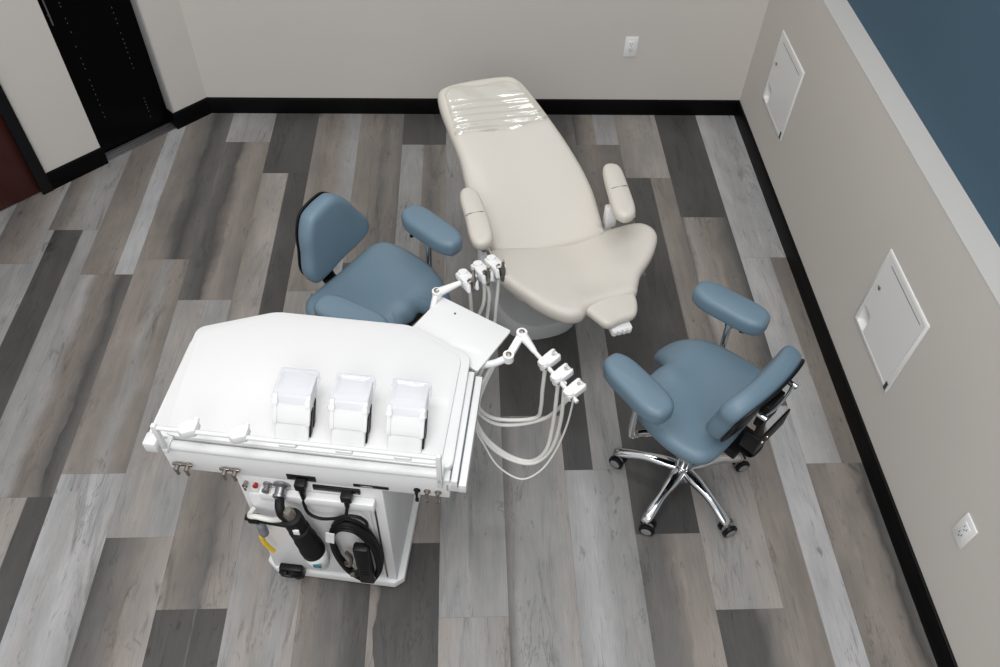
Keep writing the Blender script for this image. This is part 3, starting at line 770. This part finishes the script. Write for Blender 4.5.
# casters under the base (dark block at the near left corner)
for x, y in ((.275, .03), (.62, .03), (.24, .37), (.64, .37)):
    bm = new(); lathe(bm, [(.016, -.018), (.021, -.015), (.021, -.003), (.016, -.002), (.016, .002), (.021, .003), (.021, .015), (.016, .018)], (x, y, .0215), (1, .25, 0), 20)
    link('caster', bm, 'black', cart)
bm = new(); box(bm, (.240, -.040, .045), (.330, -.006, .118), .010); box(bm, (.250, -.052, .08), (.275, -.03, .11), .005); box(bm, (.300, -.052, .07), (.325, -.03, .105), .005)
tube(bm, [(.25, -.045, .115), (.27, -.06, .122), (.30, -.06, .118), (.325, -.045, .10)], .006, 8, 5)
link('foot_pedal', bm, 'black', cart, label='black foot pedal at the base')
# vacuum separator: elbow and stepped black canister
bm = new(); tube(bm, [(.360, -.055, .705), (.366, -.078, .700), (.372, -.088, .675), (.386, -.088, .655), (.400, -.082, .645)], .0155, 14, 6); link('elbow_pipe', bm, 'rubber', cart)
A0 = Vector((.392, -.085, .690)); A1 = Vector((.437, -.060, .260)); ax = (A1 - A0).normalized()
bm = new(); lathe(bm, [(.012, -.01), (.019, 0), (.019, .045)], A0, ax, 20); link('pipe_nipple', bm, 'steel', cart)
bm = new(); lathe(bm, [(.018, .03), (.031, .034), (.033, .045), (.033, .095), (.028, .10), (.028, .118), (.035, .123), (.035, .19), (.038, .195), (.038, .26), (.041, .265), (.041, .305), (.034, .315)], A0, ax, 28)
can = link('vacuum_canister', bm, 'rubber', cart)
bm = new(); lathe(bm, [(.036, .31), (.040, .315), (.040, .380), (.032, .390), (.026, .43)], A0, ax, 28); link('canister_cup', bm, 'whiteplastic', can)
bm = new(); q = A0 + ax * .345; box(bm, (-.002, -.0425, -.012), (.026, -.038, .012), .001, Matrix.Translation(q)); link('teal_label', bm, 'label', can)
bm = new(); box(bm, (.004, -.0355, -.016), (.024, -.030, .012), .001, Matrix.Translation(A0 + ax * .075)); link('white_label', bm, 'whiteplastic', can)
# small bottle valve: white loop hose, black tee, grey body, yellow hose
bm = new(); tube(bm, [(.235, -.02, .555), (.232, -.05, .562), (.262, -.06, .580), (.31, -.06, .570), (.345, -.04, .545)], .009, 12, 6); link('white_loop_hose', bm, 'hose', cart)
bm = new(); tube(bm, [(.215, -.05, .548), (.250, -.05, .545), (.285, -.05, .535), (.345, -.045, .515)], .011, 12, 5); box(bm, (.225, -.065, .530), (.262, -.035, .558), .005); link('tee_fitting', bm, 'black', cart)
bm = new(); lathe(bm, [(.008, 0), (.014, .008), (.016, .02), (.012, .035), (.016, .045), (.016, .075), (.010, .085)], (.262, -.055, .525), (-.02, .0, -1), 18); link('check_valve', bm, 'greyplastic', cart)
bm = new(); tube(bm, [(.246, -.055, .430), (.246, -.056, .385), (.252, -.053, .345), (.262, -.048, .300)], .0085, 10, 6); link('yellow_hose', bm, 'yellow', cart, label='short yellow hose')
# instrument tray at the far right corner
tr = [CW((-.083, 1.989, 0)), CW((.162, 1.825, 0)), CW((.041, 1.646, 0)), CW((-.199, 1.824, 0))]
bm = new(); prism(bm, roundpoly([(p.x, p.y) for p in tr], .008, 3), .826, .838, .002)
tray = link('instrument_tray', bm, 'white', cart)
c_ = sum(tr, Vector()) / 4
bm = new(); box(bm, (c_.x - .14, c_.y - .04, .79), (c_.x + .10, c_.y + .04, .826), .006); cyl(bm, (c_.x - .02, c_.y, .70), (c_.x - .02, c_.y, .82), .03); box(bm, (c_.x - .06, c_.y - .20, .70), (c_.x + .04, c_.y + .03, .73), .006); link('tray_arm', bm, 'white', tray)
bm = new(); q = CW((-.035, 1.905, .838)); cyl(bm, (q.x, q.y, .837), (q.x, q.y, .8395), .004, n=10); link('screw', bm, 'gap', tray)
def lp(*pts): return [tuple(CW(p)) for p in pts]
# right handpiece arm
bm = new()
a0, a1, a2 = CW((.133, 1.694, .845)), CW((.147, 1.696, .85)), CW((.196, 1.785, .862))
tube(bm, [tuple(CW((.05, 1.70, .80))), tuple(CW((.10, 1.69, .825))), tuple(a1)], .013, 10, 4)
box(bm, (-.0, -.014, -.010), ((a2 - a1).length, .014, .010), .006, Matrix.Translation(a1) @ (a2 - a1).to_track_quat('X', 'Z').to_matrix().to_4x4())
for q in (a1, a2): cyl(bm, q - Vector((0, 0, .016)), q + Vector((0, 0, .015)), .019, n=20)
tube(bm, [tuple(a2), tuple(CW((.215, 1.752, .862))), tuple(CW((.238, 1.709, .86)))], .016, 12, 5, radii=(.020, .009))
tube(bm, [tuple(CW((.236, 1.712, .86))), tuple(CW((.30, 1.613, .852))), tuple(CW((.365, 1.512, .843)))], .0075, 10, 4, flat=1.2)
armR = link('handpiece_arm', bm, 'whiteplastic', cart)
bm = new()
bm.free()
for q in (a1, a2):
    bm = new(); lathe(bm, [(.010, 0), (.010, .004), (.006, .006)], q + Vector((0, 0, .014)), (0, 0, 1), 14); link('pivot_screw', bm, 'steel', armR)
def holder(p, d, parent, wide=.021, sc=1.0):
    # forked cradle: a tapered body with two prongs, standing across the bar
    p = CW(p); d = (CI.to_3x3() @ Vector(d)).normalized()
    e1 = d; e2 = Vector((-d.y, d.x, 0)).normalized()
    X = frame(p, e1, e2) @ Matrix.Scale(sc, 4)
    b = new()
    prism(b, roundpoly([(-.022, -.018), (.020, -wide), (.052, -wide), (.056, -.010), (.036, -.006), (.036, .006), (.056, .010), (.052, wide), (.020, wide), (-.022, .018)], .006, 3), -.016, .016, .004, X)
    cyl(b, X @ Vector((-.006, 0, -.022)), X @ Vector((-.006, 0, .022)), .017, n=18)
    h = link('handpiece_holder', b, 'whiteplastic', cart)
    b = new(); cyl(b, X @ Vector((.036, 0, -.012)), X @ Vector((.036, 0, .0172)), .0065, n=12)
    link('holder_socket', b, 'steel', h)
    b = new(); cyl(b, X @ Vector((-.012, -.021, -.002)), X @ Vector((-.012, -.017, -.002)), .006, n=12); link('set_screw', b, 'steel', h)
    return h
dR = (.80, .60, .18)
for p in ((.270, 1.660, .862), (.308, 1.602, .857), (.346, 1.543, .852)): holder(p, dR, cart)
# left handpiece arm with instruments in place
bm = new()
b0, b1, b2 = CW((-.10, 1.985, .86)), CW((-.012, 2.028, .87)), CW((.135, 2.105, .875))
cyl(bm, b0 - Vector((0, 0, .02)), b0 + Vector((0, 0, .012)), .018, n=18)
tube(bm, [tuple(b0), tuple(b0.lerp(b1, .45)), tuple(b1)], .012, 12, 4, radii=(.019, .009))
tube(bm, [tuple(b1), tuple(b1.lerp(b2, .5)), tuple(b2)], .008, 10, 3)
tube(bm, [tuple(CW((-.12, 1.93, .80))), tuple(CW((-.11, 1.96, .84))), tuple(b0)], .012, 10, 4)
armL = link('handpiece_arm', bm, 'whiteplastic', cart)
bm = new(); lathe(bm, [(.011, 0), (.011, .004), (.006, .006)], b0 + Vector((0, 0, .012)), (0, 0, 1), 14); link('pivot_screw', bm, 'steel', armL)
dL = (.45, -.85, .25)
for p in ((.000, 2.045, .872), (.055, 2.085, .875), (.105, 2.110, .880)): holder(p, dL, cart, .018, 1.3)
for (px, py), zt_, l_ in (((.034, 2.008), .975, .13), ((.086, 2.046), .945, .11), ((.140, 2.062), .96, .12)):
    bm = new(); lathe(bm, [(.004, 0), (.007, .004), (.009, .02), (.0075, .035), (.011, .045), (.011, .07), (.006, .09), (.006, l_)], CW((px, py, zt_ - l_)), (0, -.1, 1), 16)
    link('handpiece', bm, 'steel', cart, label='metal handpiece tip standing in the left holder')
hoses = [
 [(.111, 1.75, .76), (.075, 1.71, .70), (.047, 1.683, .6), (.068, 1.694, .52), (.118, 1.70, .47), (.201, 1.694, .47), (.266, 1.686, .5), (.275, 1.676, .58), (.272, 1.668, .70), (.272, 1.663, .85)],
 [(.102, 1.734, .76), (.065, 1.70, .68), (.042, 1.688, .58), (.061, 1.694, .50), (.119, 1.697, .44), (.202, 1.694, .44), (.288, 1.677, .50), (.327, 1.645, .60), (.350, 1.575, .78), (.355, 1.545, .85)],
 [(.094, 1.726, .76), (.055, 1.69, .68), (.034, 1.661, .60), (.042, 1.663, .50), (.088, 1.647, .40), (.169, 1.617, .34), (.248, 1.594, .34), (.299, 1.592, .42), (.315, 1.61, .58), (.312, 1.608, .85)],
 [(.087, 1.717, .76), (.048, 1.68, .68), (.030, 1.652, .60), (.042, 1.654, .48), (.096, 1.633, .38), (.176, 1.605, .33), (.259, 1.585, .34), (.319, 1.596, .42), (.339, 1.60, .60), (.330, 1.585, .85)],
]
for h in hoses:
    bm = new(); tube(bm, lp(*h), .0072, 10, 8); link('hose', bm, 'hose', cart)
bm = new(); tube(bm, lp((.08, 1.708, .76), (.045, 1.67, .68), (.034, 1.631, .6), (.042, 1.624, .5), (.064, 1.614, .44), (.121, 1.574, .34), (.207, 1.54, .30), (.278, 1.544, .35), (.329, 1.567, .45), (.359, 1.575, .62), (.362, 1.553, .84)), .0036, 8, 8)
link('hose', bm, 'hose', cart, label='thin white hose hanging lowest')
for h in ([(.020, 2.012, .84), (.024, 2.02, .74), (.03, 2.00, .62), (.02, 1.90, .55), (.0, 1.80, .60), (-.02, 1.74, .74)],
          [(.072, 2.048, .84), (.07, 2.04, .74), (.035, 2.02, .62), (.02, 1.92, .52), (.01, 1.80, .58), (0, 1.74, .74)],
          [(.126, 2.072, .84), (.12, 2.06, .70), (.11, 2.03, .58), (.07, 1.92, .50), (.03, 1.80, .56), (.02, 1.74, .74)],
          [(.074, 2.046, .86), (.092, 2.05, .78), (.086, 2.04, .66), (.07, 1.96, .54), (.03, 1.84, .54), (.01, 1.74, .74)]):
    bm = new(); tube(bm, lp(*h), .0068, 10, 8); link('hose', bm, 'hose', cart)

# ------------------------------------------------------------------ supply bins on the worktop
def make_bin(x):
    t = thing('supply_bin', '', 'bin', tuple(CM @ Vector((x, .060, T + .0045))), CA, 'lidded white bins on the cart')
    w = .112
    SH = Matrix.Identity(4); SH[1][2] = .74     # the whole bin leans back from its foot
    def slink(name, bm, m, **kw):
        bmesh.ops.transform(bm, matrix=SH, verts=bm.verts[:]); return link(name, bm, m, t, **kw)
    bm = new(); prism(bm, roundpoly([(-w / 2 + .003, .0), (w / 2 - .003, .0), (w / 2 - .003, .080), (-w / 2 + .003, .080)], .008, 3), 0, .056, .002); slink('bin_base', bm, 'whiteplastic')
    bm = new(); box(bm, (-w / 2, -.006, .048), (w / 2, .084, .120), .004)
    box(bm, (-w / 2 - .002, -.010, .048), (-w / 2 + .012, .0, .125), .003); box(bm, (w / 2 - .012, -.010, .048), (w / 2 + .002, .0, .125), .003)
    slink('bin_body', bm, 'whiteplastic')
    for y0, y1 in ((.010, .034), (.046, .068)):
        bm = new(); box(bm, (w / 2 - .008, y0, .006), (w / 2 + .003, y1, .072), .003)
        slink('side_slot', bm, 'black')
    b = bmesh.new()
    def rect(x0, x1, y0, y1, z): return [b.verts.new(p) for p in ((x0, y0, z), (x1, y0, z), (x1, y1, z), (x0, y1, z))]
    r0 = rect(-w / 2 - .009, w / 2 + .009, -.012, .092, .104); r1 = rect(-w / 2 - .003, w / 2 + .003, -.006, .086, .130)
    r2 = rect(-w / 2 + .009, w / 2 - .009, .005, .075, .134); r3 = rect(-w / 2 + .018, w / 2 - .018, .014, .066, .129)
    for A, B_ in ((r0, r1), (r1, r2), (r2, r3)):
        for i in range(4): b.faces.new((A[i], A[(i + 1) % 4], B_[(i + 1) % 4], B_[i]))
    b.faces.new(r3)
    slink('lid', b, 'clear', smooth=20, label='clear plastic lid')
    for sx in (-1, 1):
        bm = new(); cyl(bm, (sx * (w / 2 - .006), -.010, .111), (sx * (w / 2 - .006), -.017, .111), .009, n=14)
        slink('lid_knob', bm, 'whiteplastic')
    return t
b1_ = make_bin(.394); b1_['label'] = 'white bin with clear lid on the cart, leftmost of three'
for x, lb in ((.569, 'white bin with clear lid on the cart, middle of three'), (.744, 'white bin with clear lid on the cart, rightmost of three nearest the hoses')):
    c = copy_tree(b1_); c.location = CM @ Vector((x, .060, T + .0045)); c['label'] = lb

# ------------------------------------------------------------------ coiled power cord hanging on the service panel
pc = thing('power_cord', 'coiled black power cord with adapter hanging on rear of the white cart', 'power cord', (-.934, 1.351, 0), CA)
bm = new(); rc = random.Random(2)
for k in range(6):
    pts = []
    for i in range(14):
        a = 2 * math.pi * i / 14
        pts.append((.566 + (.080 - .004 * (k % 3)) * math.cos(a) * (1 + .12 * math.sin(a)) - .012 * math.sin(a) + rc.uniform(-.003, .003), -.032 - .009 * (k // 2) - .006 * (k % 2) + rc.uniform(-.002, .002), .350 + (.228 - .014 * (k % 3)) * math.sin(a) + rc.uniform(-.004, .004)))
    tube(bm, pts, .0068, 9, 5, closed=True)
link('coil', bm, 'rubber', pc)
bm = new(); box(bm, (.568, -.085, .19), (.622, -.050, .46), .008)
ad_ = link('adapter', bm, 'black', pc)
bm = new()
for z in (.27, .29, .31, .33, .35): box(bm, (.580, -.0865, z), (.610, -.084, z + .004))
link('adapter_ribs', bm, 'rubber', ad_, smooth=0)
bm = new(); box(bm, (.408, -.036, T - .135), (.444, -.003, T - .098), .006); cyl(bm, (.426, -.022, T - .13), (.424, -.024, T - .195), .013, .008, n=14)
link('plug', bm, 'black', pc)
bm = new(); tube(bm, [(.424, -.024, T - .19), (.422, -.03, .645), (.434, -.04, .605), (.470, -.045, .588), (.520, -.048, .605), (.560, -.048, .632), (.600, -.048, .635), (.622, -.045, .60), (.620, -.04, .55)], .0055, 9, 7)
tube(bm, [(.566, -.034, .67), (.562, -.045, .64), (.548, -.050, .61), (.525, -.05, .585), (.505, -.045, .545)], .0055, 9, 6)
link('cord', bm, 'rubber', pc)
bm = new(); box(bm, (.550, -.040, .700), (.586, -.008, .735), .005); cyl(bm, (.568, -.030, .702), (.566, -.034, .665), .011, .007, n=12); link('plug', bm, 'black', pc)
bm = new(); box(bm, (-.012, -.001, -.03), (.012, .001, .03), 0, Matrix.Translation((.500, -.075, .515)) @ Matrix.Rotation(R(8), 4, 'Y') @ Matrix.Scale(1.2, 4)); link('paper_tag', bm, 'whiteplastic', pc, smooth=0, label='small white tag')
bm = new(); tube(bm, [(.530, -.05, .36), (.545, -.055, .33), (.535, -.06, .28), (.515, -.05, .27)], .008, 8, 5); cyl(bm, (.535, -.055, .20), (.555, -.06, .215), .014, n=12); link('plug_prongs', bm, 'steel', pc)

# ------------------------------------------------------------------ light
def area(name, loc, size, power, target, color=(1, 1, 1), sy=None):
    l = bpy.data.lights.new(name, 'AREA'); l.energy = power; l.size = size; l.color = color
    if sy: l.shape = 'RECTANGLE'; l.size_y = sy
    o = bpy.data.objects.new(name, l); COL.objects.link(o); o.location = loc
    d = Vector(target) - Vector(loc); o.rotation_euler = d.to_track_quat('-Z', 'Y').to_euler()
    return o
area('ceiling_or_fill_light', (-.9, .3, 5.2), 1.6, 76, (-.6, 1.3, 0), (1, .99, .98))
area('ceiling_or_fill_light', (.9, 1.2, 5.2), 1.6, 34, (.6, 1.6, 0), (1, .99, .98))
area('ceiling_or_fill_light', (-.2, -2.6, 4.4), 2.4, 82, (0, 2.5, .4), (1, 1, 1))  # added front fill behind the camera, lifts fascia and back wall
area('ceiling_or_fill_light', (.3, 3.7, 4.6), 1.3, 16, (.3, 3.3, 0), (.97, 1, .98), sy=.35)  # added light, placed to put highlights on the plastic wrap
w = bpy.data.worlds.new('room_ambient'); SC.world = w; w.use_nodes = True
wn = w.node_tree; bg = wn.nodes['Background']
tcw = wn.nodes.new('ShaderNodeTexCoord'); sp = wn.nodes.new('ShaderNodeSeparateXYZ'); mr = wn.nodes.new('ShaderNodeMapRange')
mr.inputs['From Min'].default_value = -.2; mr.inputs['From Max'].default_value = 1.0; mr.inputs['To Min'].default_value = .60; mr.inputs['To Max'].default_value = .84
wn.links.new(tcw.outputs['Generated'], sp.inputs[0]); wn.links.new(sp.outputs['Z'], mr.inputs['Value']); wn.links.new(mr.outputs['Result'], bg.inputs['Strength'])
bg.inputs['Color'].default_value = (.98, .99, 1.0, 1)

# ------------------------------------------------------------------ camera
cam = bpy.data.cameras.new('camera'); co = bpy.data.objects.new('camera', cam); COL.objects.link(co)
cam.sensor_fit = 'HORIZONTAL'; cam.sensor_width = 36.0; cam.lens = 806.18 / 1000 * 36.0
th, ps, ro = 0.872379, 0.067551, 0.044636
fw = Vector((math.sin(ps) * math.cos(th), math.cos(ps) * math.cos(th), -math.sin(th)))
r = fw.cross(Vector((0, 0, 1))).normalized(); u = r.cross(fw)
rr = math.cos(ro) * r + math.sin(ro) * u; uu = -math.sin(ro) * r + math.cos(ro) * u
m = Matrix.Identity(4)
for i in range(3): m[i][0] = rr[i]; m[i][1] = uu[i]; m[i][2] = -fw[i]
m[0][3] = 0; m[1][3] = 0; m[2][3] = 3.0
co.matrix_world = m
cam.clip_start = .05
SC.camera = co
SC.view_settings.view_transform = 'Standard'
SC.view_settings.look = 'None'
SC.view_settings.exposure = 0.0
